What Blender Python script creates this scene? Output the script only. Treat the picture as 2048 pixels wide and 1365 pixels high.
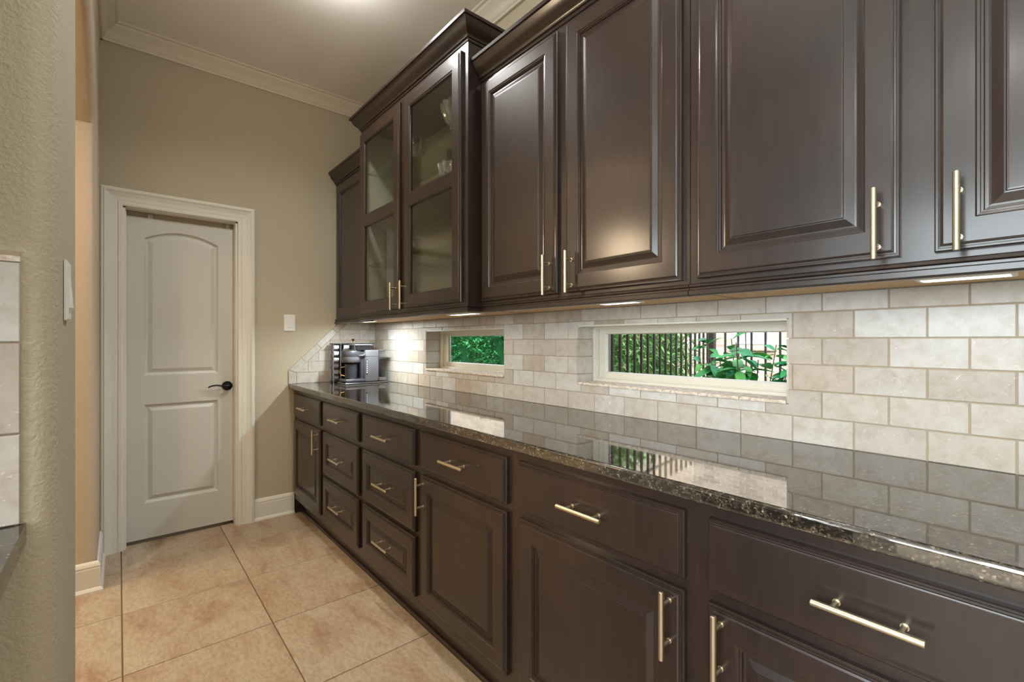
import bpy, bmesh, math, random
from mathutils import Vector, Matrix
random.seed(7)
for o in list(bpy.data.objects): bpy.data.objects.remove(o, do_unlink=True)
scene = bpy.context.scene
COL = scene.collection

# ------------------------------------------------------------------ camera
cam_d = bpy.data.cameras.new('camera')
cam_d.sensor_width = 36.0
cam_d.lens = 931.32 / 2048 * 36.0
cam_d.clip_start = 0.02
cam = bpy.data.objects.new('camera', cam_d); COL.objects.link(cam)
cam.location = (3.5267, -1.5547, 1.217)
cam.rotation_euler = (math.radians(90), 0, math.radians(49.797))
scene.camera = cam

# ------------------------------------------------------------------ world, lights, exposure
world = bpy.data.worlds.new('world'); scene.world = world
world.use_nodes = True
wn = world.node_tree
sky = wn.nodes.new('ShaderNodeTexSky')
sky.sky_type = 'NISHITA'
sky.sun_disc = False
sky.sun_elevation = math.radians(42)
sky.sun_rotation = math.radians(150)
sky.air_density = 1.0; sky.dust_density = 3.0; sky.ozone_density = 1.0
bg = wn.nodes['Background']
hs = wn.nodes.new('ShaderNodeHueSaturation')          # hazy, nearly overcast sky
hs.inputs['Saturation'].default_value = 0.45
wn.links.new(sky.outputs['Color'], hs.inputs['Color']); wn.links.new(hs.outputs['Color'], bg.inputs['Color'])
bg.inputs['Strength'].default_value = 0.8

def add_light(name, kind, loc, energy, color=(1, 1, 1), rot=(0, 0, 0), **kw):
    d = bpy.data.lights.new(name, kind); d.energy = energy; d.color = color
    for k, v in kw.items(): setattr(d, k, v)
    o = bpy.data.objects.new(name, d); COL.objects.link(o)
    o.location = loc; o.rotation_euler = rot
    return o
R = math.radians
WARM = (1.0, 0.77, 0.50); SOFT = (1.0, 0.985, 0.955); DAY = (0.82, 0.93, 1.0)
# recessed ceiling cans of the passage (just above the frame) and of the kitchen behind the camera
for i, (x, y, e) in enumerate([(1.28, -0.76, 58), (2.75, -0.78, 26), (4.4, -0.95, 30), (3.3, -3.3, 60), (5.2, -3.3, 60)]):
    add_light('ceiling_can_light', 'SPOT', (x, y, 2.985), e, SOFT, spot_size=R(150), spot_blend=0.8, shadow_soft_size=0.07)
# flush-mounted disc light of the passage, just above the frame
add_light('passage_ceiling_light', 'POINT', (1.28, -0.76, 2.90), 4.5, SOFT, shadow_soft_size=0.09)
# chandelier of the room beyond the arch
add_light('chandelier_light', 'POINT', (0.55, -3.2, 2.15), 70, WARM, shadow_soft_size=0.22)
add_light('dining_can_light', 'SPOT', (1.55, -2.45, 3.02), 60, WARM, spot_size=R(140), spot_blend=0.6, shadow_soft_size=0.06)
# added fill lamps in the kitchen, there to brighten its ceiling
for x in (3.6, 4.6):
    add_light('added_kitchen_fill', 'POINT', (x, -2.9, 2.0), 6, SOFT, shadow_soft_size=0.15)
# daylight of the kitchen's window in the far wall
add_light('kitchen_window_daylight', 'AREA', (3.9, -4.72, 1.65), 165, DAY, (R(90), 0, 0), shape='RECTANGLE', size=2.6, size_y=1.5)

vs = scene.view_settings
vs.view_transform = 'Standard'; vs.look = 'None'; vs.gamma = 1.0
vs.use_curve_mapping = False
vs.exposure = 0.45
if hasattr(scene, 'cycles'):
    scene.cycles.max_bounces = 10
    scene.cycles.sample_clamp_indirect = 6.0

# ------------------------------------------------------------------ materials
MATS = {}
def s2l(c):
    return tuple(((v / 255 + 0.055) / 1.055) ** 2.4 if v / 255 > 0.04045 else v / 255 / 12.92 for v in c) + (1.0,)

def mat(name, color, rough=0.5, metal=0.0, spec=0.5, coat=0.0, coat_rough=0.1, ior=None):
    m = bpy.data.materials.new(name); m.use_nodes = True
    b = m.node_tree.nodes['Principled BSDF']
    b.inputs['Base Color'].default_value = s2l(color)
    b.inputs['Roughness'].default_value = rough
    b.inputs['Metallic'].default_value = metal
    b.inputs['Specular IOR Level'].default_value = spec
    b.inputs['Coat Weight'].default_value = coat
    b.inputs['Coat Roughness'].default_value = coat_rough
    if ior: b.inputs['IOR'].default_value = ior
    MATS[name] = m
    return m

def nodes(m): return m.node_tree.nodes, m.node_tree.links, m.node_tree.nodes['Principled BSDF']

def coords(m, scale=(1, 1, 1), kind='Object', rnd=0.0):
    n, l, b = nodes(m)
    tc = n.new('ShaderNodeTexCoord'); mp = n.new('ShaderNodeMapping')
    mp.inputs['Scale'].default_value = scale
    l.new(tc.outputs[kind], mp.inputs['Vector'])
    if rnd:
        oi = n.new('ShaderNodeObjectInfo'); mu = n.new('ShaderNodeMath'); mu.operation = 'MULTIPLY'
        mu.inputs[1].default_value = rnd
        l.new(oi.outputs['Random'], mu.inputs[0])
        cb = n.new('ShaderNodeCombineXYZ')
        for k in range(3): l.new(mu.outputs[0], cb.inputs[k])
        l.new(cb.outputs[0], mp.inputs['Location'])
    return mp.outputs['Vector']

def noise(m, vec, scale, detail=4, rough=0.55, dist=0.0):
    n, l, b = nodes(m)
    t = n.new('ShaderNodeTexNoise'); t.inputs['Scale'].default_value = scale
    t.inputs['Detail'].default_value = detail; t.inputs['Roughness'].default_value = rough
    t.inputs['Distortion'].default_value = dist
    l.new(vec, t.inputs['Vector'])
    return t.outputs['Fac']

def ramp(m, fac, stops):
    n, l, b = nodes(m)
    r = n.new('ShaderNodeValToRGB')
    els = r.color_ramp.elements
    while len(els) < len(stops): els.new(0.5)
    for e, (p, c) in zip(els, stops):
        e.position = p; e.color = s2l(c)
    l.new(fac, r.inputs['Fac'])
    return r.outputs['Color']

def mix(m, fac, a, bcol, mode='MIX'):
    n, l, b = nodes(m)
    x = n.new('ShaderNodeMix'); x.data_type = 'RGBA'; x.blend_type = mode
    if isinstance(fac, (int, float)): x.inputs['Factor'].default_value = fac
    else: l.new(fac, x.inputs['Factor'])
    for sock, v in (('A', a), ('B', bcol)):
        s = [i for i in x.inputs if i.name == sock and i.type == 'RGBA'][0]
        if isinstance(v, tuple): s.default_value = v
        else: l.new(v, s)
    return [o for o in x.outputs if o.type == 'RGBA'][0]

def bump(m, fac, strength=0.2, dist=0.002):
    n, l, b = nodes(m)
    bp = n.new('ShaderNodeBump'); bp.inputs['Strength'].default_value = strength
    bp.inputs['Distance'].default_value = dist
    l.new(fac, bp.inputs['Height']); l.new(bp.outputs['Normal'], b.inputs['Normal'])

def setc(m, col): m.node_tree.links.new(col, nodes(m)[2].inputs['Base Color'])

# painted drywall with knock-down texture
for nm, c in (('wall_paint', (188, 178, 156)), ('arch_paint', (200, 186, 166)), ('ceiling_paint', (240, 237, 230))):
    m = mat(nm, c, 0.75, spec=0.25)
    v = coords(m)
    f = noise(m, v, 150, 3, 0.55, 0.1)
    bump(m, f, 0.6 if nm != 'ceiling_paint' else 0.05, 0.004)
    setc(m, mix(m, noise(m, v, 3, 2), s2l(tuple(int(k * .975) for k in c)), s2l(tuple(min(255, int(k * 1.02)) for k in c))))
mat('trim_paint', (222, 220, 210), 0.35, spec=0.45)
mat('door_paint', (202, 202, 196), 0.38, spec=0.45)
mat('crown_paint', (214, 206, 188), 0.45, spec=0.4)

# espresso stained cabinet wood under satin lacquer
m = mat('espresso', (44, 32, 26), 0.42, spec=0.35, coat=0.55, coat_rough=0.17)
v = coords(m, (9, 9, 1.2), rnd=13)
g = noise(m, v, 6, 6, 0.6, 0.6)
v2 = coords(m, (2, 2, 2), rnd=7)
setc(m, mix(m, ramp(m, noise(m, v2, 2.2, 3), [(0.3, (0, 0, 0)), (0.75, (255, 255, 255))]),
            ramp(m, g, [(0.3, (30, 21, 17)), (0.7, (40, 29, 24))]), ramp(m, g, [(0.3, (41, 25, 18)), (0.7, (51, 34, 26))])))
bump(m, noise(m, coords(m, (60, 60, 60)), 3, 3), 0.06, 0.001)
MATS['espresso_side'] = MATS['espresso']
m = mat('cabinet_interior', (158, 153, 140), 0.6)
m = mat('birch', (205, 170, 122), 0.6)
v = coords(m, (1.5, 30, 30))
setc(m, ramp(m, noise(m, v, 3, 4), [(0.3, (190, 150, 102)), (0.7, (216, 184, 138))]))
m = mat('brass', (214, 201, 173), 0.34, metal=1.0)
mat('brass_dark', (120, 100, 80), 0.35, metal=1.0)
mat('bronze_black', (22, 20, 22), 0.28, metal=0.6)
mat('white_plastic', (232, 232, 230), 0.35)
mat('fixture_plastic', (228, 226, 218), 0.5)
mat('bracket_metal', (178, 172, 160), 0.45, metal=0.3)
mat('vinyl', (212, 207, 193), 0.4)
mat('screen_dark', (30, 30, 30), 0.9)
mat('dark_gap', (14, 12, 11), 0.9)

# polished granite
m = mat('granite', (60, 54, 46), 0.04, spec=0.5, ior=2.3)
v = coords(m)
n_, l_, b_ = nodes(m)
vo = n_.new('ShaderNodeTexVoronoi'); vo.inputs['Scale'].default_value = 300
l_.new(v, vo.inputs['Vector'])
sp = ramp(m, vo.outputs['Color'], [(0.0, (24, 21, 19)), (0.42, (46, 40, 33)), (0.62, (72, 62, 50)), (0.84, (98, 86, 70)), (0.96, (160, 148, 128))])
nf = noise(m, v, 60, 4, 0.7)
setc(m, mix(m, ramp(m, nf, [(0.42, (0, 0, 0)), (0.60, (255, 255, 255))]), sp, s2l((34, 31, 28))))

# travertine wall tile, every piece its own tint
m = mat('travertine', (214, 200, 180), 0.42, spec=0.4)
v = coords(m, (1, 1, 1), rnd=37)
n_, l_, b_ = nodes(m)
oi = n_.new('ShaderNodeObjectInfo')
base = ramp(m, oi.outputs['Random'], [(0.0, (170, 158, 144)), (0.2, (196, 194, 191)), (0.4, (182, 172, 159)), (0.6, (203, 204, 203)), (0.8, (188, 181, 171)), (1.0, (209, 211, 212))])
cloud = ramp(m, noise(m, v, 24, 6, 0.66, 0.4), [(0.30, (224, 212, 198)), (0.52, (244, 240, 235)), (0.72, (255, 253, 250))])
c1 = mix(m, 0.85, base, cloud, 'MULTIPLY')
fleck = ramp(m, noise(m, v, 70, 4, 0.7, 1.5), [(0.62, (0, 0, 0)), (0.72, (255, 255, 255))])
setc(m, mix(m, mix(m, 0.5, (0, 0, 0, 1), fleck), c1, s2l((240, 233, 222))))
bump(m, noise(m, v, 60, 5, 0.6), 0.12, 0.002)
mat('grout', (164, 148, 126), 0.9)
m = mat('travertine_rough', (216, 202, 186), 0.7)
setc(m, ramp(m, noise(m, coords(m), 80, 4), [(0.35, (180, 160, 140)), (0.6, (228, 216, 202))]))
bump(m, noise(m, coords(m), 120, 4), 0.5, 0.003)

# ceramic floor tile
m = mat('floor_ceramic', (186, 158, 126), 0.42, spec=0.45)
v = coords(m, (1.0, 2.1, 1.0), rnd=23)
a = noise(m, v, 3.0, 6, 0.62, 0.5)
fine = noise(m, v, 34, 8, 0.75, 0.3)
ca = ramp(m, a, [(0.30, (158, 128, 106)), (0.45, (178, 156, 132)), (0.60, (186, 172, 149)), (0.75, (172, 148, 125))])
cb = ramp(m, fine, [(0.3, (206, 196, 184)), (0.6, (255, 255, 255))])
setc(m, mix(m, 0.8, ca, cb, 'MULTIPLY'))
bump(m, fine, 0.10, 0.002)
mat('floor_grout', (150, 128, 100), 0.9)

# window / cabinet glass: see-through with a fresnel mirror on top
def glass(name, ior, tint):
    m = bpy.data.materials.new(name); m.use_nodes = True
    n, l = m.node_tree.nodes, m.node_tree.links
    n.remove(n['Principled BSDF'])
    out = n['Material Output']
    fr = n.new('ShaderNodeFresnel'); fr.inputs['IOR'].default_value = ior
    tr = n.new('ShaderNodeBsdfTransparent'); tr.inputs['Color'].default_value = tint
    gl = n.new('ShaderNodeBsdfGlossy'); gl.inputs['Roughness'].default_value = 0.0
    mx = n.new('ShaderNodeMixShader')
    # reflect on the entry face only (a pane does not bend the view, so the exit face must not turn into a mirror)
    ge = n.new('ShaderNodeNewGeometry'); iv = n.new('ShaderNodeMath'); iv.operation = 'SUBTRACT'; iv.inputs[0].default_value = 1.0
    mu = n.new('ShaderNodeMath'); mu.operation = 'MULTIPLY'
    l.new(ge.outputs['Backfacing'], iv.inputs[1]); l.new(iv.outputs[0], mu.inputs[0]); l.new(fr.outputs[0], mu.inputs[1])
    l.new(mu.outputs[0], mx.inputs[0]); l.new(tr.outputs[0], mx.inputs[1]); l.new(gl.outputs[0], mx.inputs[2])
    l.new(mx.outputs[0], out.inputs['Surface'])
    MATS[name] = m
glass('window_glass', 1.3, (0.97, 0.99, 0.98, 1))
glass('cabinet_glass', 2.0, (0.93, 0.95, 0.92, 1))
glass('shelf_glass', 1.6, (0.90, 0.95, 0.92, 1))
glass('tank_glass', 1.7, (0.86, 0.88, 0.89, 1))
m = mat('crystal', (250, 252, 252), 0.04)
nodes(m)[2].inputs['Transmission Weight'].default_value = 0.9
nodes(m)[2].inputs['IOR'].default_value = 1.55

def emit(name, color, strength):
    m = bpy.data.materials.new(name); m.use_nodes = True
    b = m.node_tree.nodes['Principled BSDF']
    b.inputs['Base Color'].default_value = s2l((235, 235, 230))
    b.inputs['Emission Color'].default_value = color
    b.inputs['Emission Strength'].default_value = strength
    MATS[name] = m
emit('led_lens', (1.0, 0.99, 0.96, 1), 1.6)

# brewer
mat('brewer_grey', (96, 95, 100), 0.38)
mat('brewer_dark', (56, 56, 62), 0.35)
mat('brewer_black', (24, 24, 27), 0.3)
mat('steel', (150, 150, 154), 0.25, metal=1.0)
mat('chrome', (196, 198, 204), 0.12, metal=1.0)
mat('pod_white', (226, 228, 236), 0.45)
mat('pod_lid', (112, 116, 128), 0.35, metal=0.4)
mat('rack_dark', (52, 54, 60), 0.4, metal=0.3)
mat('gold', (222, 184, 120), 0.25, metal=1.0)
# outside
m = mat('leaf_broad', (70, 150, 84), 0.45)
v = coords(m, rnd=9)
n_, l_, b_ = nodes(m); oi = n_.new('ShaderNodeObjectInfo')
setc(m, ramp(m, oi.outputs['Random'], [(0.0, (14, 96, 48)), (0.35, (40, 148, 62)), (0.65, (24, 124, 84)), (1.0, (100, 184, 76))]))
m = mat('leaf_hedge', (60, 140, 80), 0.55, spec=0.25)
n_, l_, b_ = nodes(m)
ge = n_.new('ShaderNodeNewGeometry')
setc(m, ramp(m, ge.outputs['Random Per Island'], [(0.0, (16, 104, 50)), (0.5, (44, 156, 80)), (0.90, (104, 206, 134)), (1.0, (140, 120, 100))]))
m = mat('leaf_oleander', (80, 140, 70), 0.45)
n_, l_, b_ = nodes(m)
ge = n_.new('ShaderNodeNewGeometry')
setc(m, ramp(m, ge.outputs['Random Per Island'], [(0.0, (50, 116, 56)), (0.5, (104, 172, 84)), (0.9, (176, 214, 140)), (1.0, (186, 156, 110))]))
mat('stem_brown', (104, 82, 64), 0.7)
mat('iron_black', (34, 33, 36), 0.5)
m = mat('soil', (120, 104, 84), 0.95)
setc(m, ramp(m, noise(m, coords(m), 6, 5), [(0.3, (96, 92, 60)), (0.7, (150, 134, 108))]))
m = mat('pale_brick', (206, 196, 182), 0.85)
n_, l_, b_ = nodes(m)
br = n_.new('ShaderNodeTexBrick')
br.inputs['Color1'].default_value = s2l((172, 158, 142)); br.inputs['Color2'].default_value = s2l((134, 120, 108))
br.inputs['Mortar'].default_value = s2l((178, 172, 164)); br.inputs['Scale'].default_value = 1.0
br.inputs['Brick Width'].default_value = 0.2; br.inputs['Row Height'].default_value = 0.075; br.inputs['Mortar Size'].default_value = 0.006
tc = n_.new('ShaderNodeTexCoord'); sx = n_.new('ShaderNodeSeparateXYZ'); cx = n_.new('ShaderNodeCombineXYZ')
l_.new(tc.outputs['Object'], sx.inputs[0]); l_.new(sx.outputs['X'], cx.inputs['X']); l_.new(sx.outputs['Z'], cx.inputs['Y'])
l_.new(cx.outputs[0], br.inputs['Vector']); setc(m, br.outputs['Color'])
mat('pane_sky_tint', (150, 168, 184), 0.3)  # blue of the reflected sky put into the pane colour
mat('roof_tile', (110, 98, 92), 0.9)

# ------------------------------------------------------------------ mesh builder
ORG = {}
class MB:
    def __init__(s): s.v = []; s.f = []; s.sm = []
    def add(s, vs_, fs, smooth=False):
        k = len(s.v); s.v += [tuple(p) for p in vs_]
        s.f += [tuple(i + k for i in f) for f in fs]; s.sm += [smooth] * len(fs)
        return s
    def box(s, x0, x1, y0, y1, z0, z1):
        return s.add([(x0, y0, z0), (x1, y0, z0), (x1, y1, z0), (x0, y1, z0), (x0, y0, z1), (x1, y0, z1), (x1, y1, z1), (x0, y1, z1)],
                     [(0, 3, 2, 1), (4, 5, 6, 7), (0, 1, 5, 4), (1, 2, 6, 5), (2, 3, 7, 6), (3, 0, 4, 7)])
    def cbox(s, x0, x1, y0, y1, z0, z1, c=0.003):
        """box with chamfered edges"""
        b = bmesh.new(); bmesh.ops.create_cube(b, size=1)
        for v in b.verts:
            v.co = Vector(((x0 + x1) / 2 + v.co.x * (x1 - x0), (y0 + y1) / 2 + v.co.y * (y1 - y0), (z0 + z1) / 2 + v.co.z * (z1 - z0)))
        bmesh.ops.bevel(b, geom=list(b.edges), offset=c, segments=1 if c < 0.006 else 3, profile=0.5, affect='EDGES')
        b.verts.index_update()
        s.add([v.co[:] for v in b.verts], [[v.index for v in f.verts] for f in b.faces], c >= 0.006)
        b.free(); return s
    def prism(s, pts, fn, d0, d1, chamfer=0.0):
        """convex polygon pts (a,b) extruded from depth d0 (back) to d1 (front) through fn(a,b,d)"""
        n = len(pts)
        if chamfer:
            ca = sum(p[0] for p in pts) / n; cb_ = sum(p[1] for p in pts) / n
            ex = max(abs(p[0] - ca) for p in pts); ez = max(abs(p[1] - cb_) for p in pts)
            sx_, sz_ = 1 - chamfer / ex, 1 - chamfer / ez
            fr_ = [(ca + (p[0] - ca) * sx_, cb_ + (p[1] - cb_) * sz_) for p in pts]
            vs_ = [fn(p[0], p[1], d0) for p in pts] + [fn(p[0], p[1], d1 - chamfer * (1 if d1 > d0 else -1)) for p in pts] + [fn(p[0], p[1], d1) for p in fr_]
            fs = [tuple(range(2 * n, 3 * n)), tuple(range(n - 1, -1, -1))]
            for k in (0, n):
                fs += [(k + i, k + (i + 1) % n, k + n + (i + 1) % n, k + n + i) for i in range(n)]
        else:
            vs_ = [fn(p[0], p[1], d0) for p in pts] + [fn(p[0], p[1], d1) for p in pts]
            fs = [tuple(range(n, 2 * n)), tuple(range(n - 1, -1, -1))] + [(i, (i + 1) % n, n + (i + 1) % n, n + i) for i in range(n)]
        return s.add(vs_, fs)
    def rings(s, outlines, fn, cap=True, capback=False, smooth=False):
        """outlines: list of (points, depth), equal point counts, joined by quads"""
        n = len(outlines[0][0]); vs_ = []
        for pts, d in outlines: vs_ += [fn(p[0], p[1], d) for p in pts]
        fs = []
        for r in range(len(outlines) - 1):
            fs += [(r * n + i, r * n + (i + 1) % n, (r + 1) * n + (i + 1) % n, (r + 1) * n + i) for i in range(n)]
        if cap: fs.append(tuple(range((len(outlines) - 1) * n, len(outlines) * n)))
        if capback: fs.append(tuple(range(n - 1, -1, -1)))
        return s.add(vs_, fs, smooth)
    def panel(s, a0, a1, b0, b1, prof, fn, cap=True, capback=False):
        return s.rings([([(a0 + i, b0 + i), (a1 - i, b0 + i), (a1 - i, b1 - i), (a0 + i, b1 - i)], d) for i, d in prof], fn, cap, capback)
    def sweep(s, path, prof, fn, closed_prof=True, side=1, smooth=False):
        """profile (offset, height) swept along the 2-D path with mitred corners; fn(a,b,h)"""
        n = len(path); P_ = [Vector(p) for p in path]; out = []
        for i in range(n):
            d0 = (P_[i] - P_[i - 1]).normalized() if i > 0 else (P_[1] - P_[0]).normalized()
            d1 = (P_[i + 1] - P_[i]).normalized() if i < n - 1 else d0
            n0 = Vector((-d0.y, d0.x)) * side; n1 = Vector((-d1.y, d1.x)) * side
            mt = (n0 + n1); mt = mt / max(1e-6, mt.dot(n0)) if mt.length > 1e-6 else n0
            out.append([fn(P_[i].x + mt.x * o, P_[i].y + mt.y * o, h) for o, h in prof])
        k = len(prof); vs_ = [p for r in out for p in r]; fs = []
        for i in range(n - 1):
            for j in range(k if closed_prof else k - 1):
                fs.append((i * k + j, i * k + (j + 1) % k, (i + 1) * k + (j + 1) % k, (i + 1) * k + j))
        if closed_prof: fs += [tuple(range(k)), tuple(range((n - 1) * k, n * k))]
        return s.add(vs_, fs, smooth)
    def tube(s, pts, r, seg=10, cap=True, flat=1.0):
        P_ = [Vector(p) for p in pts]; vs_ = []; n = len(P_)
        rr = r if isinstance(r, (list, tuple)) else [r] * n
        up = Vector((0, 0, 1))
        for i, p in enumerate(P_):
            t = (P_[min(i + 1, n - 1)] - P_[max(i - 1, 0)]).normalized()
            a = t.cross(up)
            if a.length < 1e-3: a = t.cross(Vector((1, 0, 0)))
            a.normalize(); b = a.cross(t)
            vs_ += [p + (a * math.cos(2 * math.pi * k / seg) + b * math.sin(2 * math.pi * k / seg) * flat) * rr[i] for k in range(seg)]
        fs = [(i * seg + k, i * seg + (k + 1) % seg, (i + 1) * seg + (k + 1) % seg, (i + 1) * seg + k) for i in range(n - 1) for k in range(seg)]
        if cap: fs += [tuple(range(seg - 1, -1, -1)), tuple(range((n - 1) * seg, n * seg))]
        return s.add(vs_, fs, True)
    def lathe(s, prof, c=(0, 0, 0), seg=24, axis='z', flute=0, famp=0.0):
        vs_ = []; n = len(prof)
        for r, h in prof:
            for k in range(seg):
                t = 2 * math.pi * k / seg
                q = r * (1 + (famp * math.cos(flute * t) if flute else 0))
                a, b = q * math.cos(t), q * math.sin(t)
                p = {'z': (a, b, h), 'y': (a, h, b), 'x': (h, a, b)}[axis]
                vs_.append((p[0] + c[0], p[1] + c[1], p[2] + c[2]))
        fs = [(i * seg + k, i * seg + (k + 1) % seg, (i + 1) * seg + (k + 1) % seg, (i + 1) * seg + k) for i in range(n - 1) for k in range(seg)]
        fs += [tuple(range(seg - 1, -1, -1)), tuple(range((n - 1) * seg, n * seg))]
        return s.add(vs_, fs, True)
    def data(s, name, material, org=(0, 0, 0), recalc=True):
        me = bpy.data.meshes.new(name)
        me.from_pydata([(p[0] - org[0], p[1] - org[1], p[2] - org[2]) for p in s.v], [], s.f)
        me.polygons.foreach_set('use_smooth', s.sm)
        if recalc:
            b = bmesh.new(); b.from_mesh(me); bmesh.ops.recalc_face_normals(b, faces=b.faces); b.to_mesh(me); b.free()
        if any(s.sm): me.set_sharp_from_angle(angle=R(38))
        me.materials.append(MATS[material] if isinstance(material, str) else material)
        me.update()
        return me
    def build(s, name, material, parent=None, org=None, recalc=True):
        """verts are world coordinates; org is the world origin of the object"""
        if org is None:
            org = ORG[parent.name] if parent is not None else (0, 0, 0)
        return link(name, s.data(name, material, org, recalc), parent, org)

def link(name, data, parent=None, org=(0, 0, 0)):
    o = bpy.data.objects.new(name, data); COL.objects.link(o)
    ORG[o.name] = tuple(org)
    if parent is not None:
        o.parent = parent; p = ORG[parent.name]
        o.location = (org[0] - p[0], org[1] - p[1], org[2] - p[2])
    else: o.location = org
    return o

def tag(o, label, cat, group=None):
    o['label'] = label; o['category'] = cat
    if group: o['group'] = group
    return o
def thing(name, label, cat, org, group=None):
    o = bpy.data.objects.new(name, None); COL.objects.link(o)
    o.empty_display_size = 0.05
    o.location = org; ORG[o.name] = tuple(org)
    return tag(o, label, cat, group)
def struct(o, label=None):
    o['kind'] = 'structure'
    if label: o['label'] = label
    return o
FX = lambda yb: (lambda a, b, d: (a, yb - d, b))       # faces -y: a=x b=z, d out of the wall
GX = lambda xb: (lambda a, b, d: (xb + d, a, b))       # faces +x: a=y b=z
ID = lambda a, b, h: (a, b, h)

# ------------------------------------------------------------------ the room shell
ZC = 3.03                      # ceiling
YS = -1.635                    # passage wall with the arch
XP = 2.411                     # face of the pier / tiled wall by the camera
W1 = (0.798, 1.626, 1.025, 1.286); W2 = (2.131, 2.989, 1.025, 1.286)

mb = MB()
XM, YM, XN = 7.0, -4.8, -2.0
mb.box(XN - .2, XM + .2, YM - .2, 0.2, -0.12, -0.008)
floor = struct(mb.build('floor', 'floor_grout'), 'tan ceramic tile floor with thin grout joints')
FT, FX0, FY0 = 0.4985, 0.3279, -1.0446
g = 0.0023
cnt = 0
full = {}
for i in range(-6, 15):
    for j in range(-9, 4):
        x0 = FX0 + (i - 1) * FT; x1 = x0 + FT; y1 = FY0 + j * FT; y0 = y1 - FT
        x0c, x1c, y0c, y1c = max(x0, -0.06 if y1 > YS else XN), min(x1, XM), max(y0, YM), min(y1, 0.0)
        if x1c - x0c < .02 or y1c - y0c < .02: continue
        if x1c < XP - .2 and y1c < -2.0: continue        # the room beyond the arch is carpeted
        mbt = MB().prism([(x0c + g, y0c + g), (x1c - g, y0c + g), (x1c - g, y1c - g), (x0c + g, y1c - g)], ID, -0.008, 0.0, 0.0015)
        mbt.build('floor_tile', 'floor_ceramic', floor, org=((x0c + x1c) / 2, (y0c + y1c) / 2, 0))
m = mat('carpet', (176, 160, 138), 0.95)
MB().box(XN, XP - .16, YM, -2.04, -0.008, 0.004).build('floor_carpet', 'carpet', floor)

struct(MB().box(XN - .2, XM + .2, YM - .2, 0.2, ZC, ZC + 0.1).build('ceiling', 'ceiling_paint'), 'flat pale taupe painted ceiling')

# back wall (grout face behind the tiles, painted above), with the two slot window openings
def wall_back():
    mb = MB(); y0, y1 = 0.005, 0.20
    xs = [-0.3, W1[0], W1[1], W2[0], W2[1], XM + .2]
    for i in range(5):
        if i in (1, 3):
            mb.box(xs[i], xs[i + 1], y0, y1, -0.1, W1[2]); mb.box(xs[i], xs[i + 1], y0, y1, W1[3], ZC)
        else: mb.box(xs[i], xs[i + 1], y0, y1, -0.1, ZC)
    return mb
wb = struct(wall_back().build('wall_back', 'wall_paint'), 'beige wall behind the cabinets with travertine backsplash')
mbg = MB()
for r in ((0.0, W1[0], .914, 1.36), (W1[0], W1[1], .914, W1[2]), (W1[0], W1[1], W1[3], 1.36), (W1[1], W2[0], .914, 1.36),
          (W2[0], W2[1], .914, W2[2]), (W2[0], W2[1], W2[3], 1.36), (W2[1], 4.1, .914, 1.36)):
    mbg.box(r[0], r[1], 0.0025, 0.006, r[2], r[3])
mbg.build('grout_bed', 'grout', wb)

PT, RT, PX0 = 0.1533, 0.0778, 3.4594
gg = 0.0016
def subtract(r, h):
    a0, a1, b0, b1 = r; c0, c1, d0, d1 = h
    if a1 <= c0 or a0 >= c1 or b1 <= d0 or b0 >= d1: return [r], False
    out = []
    if b0 < d0: out.append((a0, a1, b0, d0))
    if b1 > d1: out.append((a0, a1, d1, b1))
    m0, m1 = max(b0, d0), min(b1, d1)
    if a0 < c0: out.append((a0, c0, m0, m1))
    if a1 > c1: out.append((c1, a1, m0, m1))
    return out, True
for r in range(6):
    z0 = .914 + r * RT; z1 = min(z0 + RT, 1.357)
    off = 0 if r % 2 == 0 else PT / 2
    for k in range(-24, 6):
        x0 = PX0 + k * PT + off; x1 = x0 + PT
        x0c, x1c = max(x0, 0.012), min(x1, 4.1)
        if x1c - x0c < .012: continue
        rect = (x0c + gg, x1c - gg, z0 + (gg if r else 0.001), z1 - gg)
        parts, cut = [rect], False
        for w in (W1, W2):
            np_ = []
            for p in parts:
                q, c = subtract(p, w); np_ += q; cut |= c
            parts = np_
        parts = [p for p in parts if p[1] - p[0] > .006 and p[3] - p[2] > .006]
        if not parts: continue
        t = MB(); dd = random.uniform(-.0006, .0006)
        for p in parts:
            t.prism([(p[0], p[2]), (p[1], p[2]), (p[1], p[3]), (p[0], p[3])], FX(0.0), -0.004, dd, 0 if cut else 0.0012)
        t.build('backsplash_tile', 'travertine', wb, org=((x0c + x1c) / 2, 0, (z0 + z1) / 2))

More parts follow.
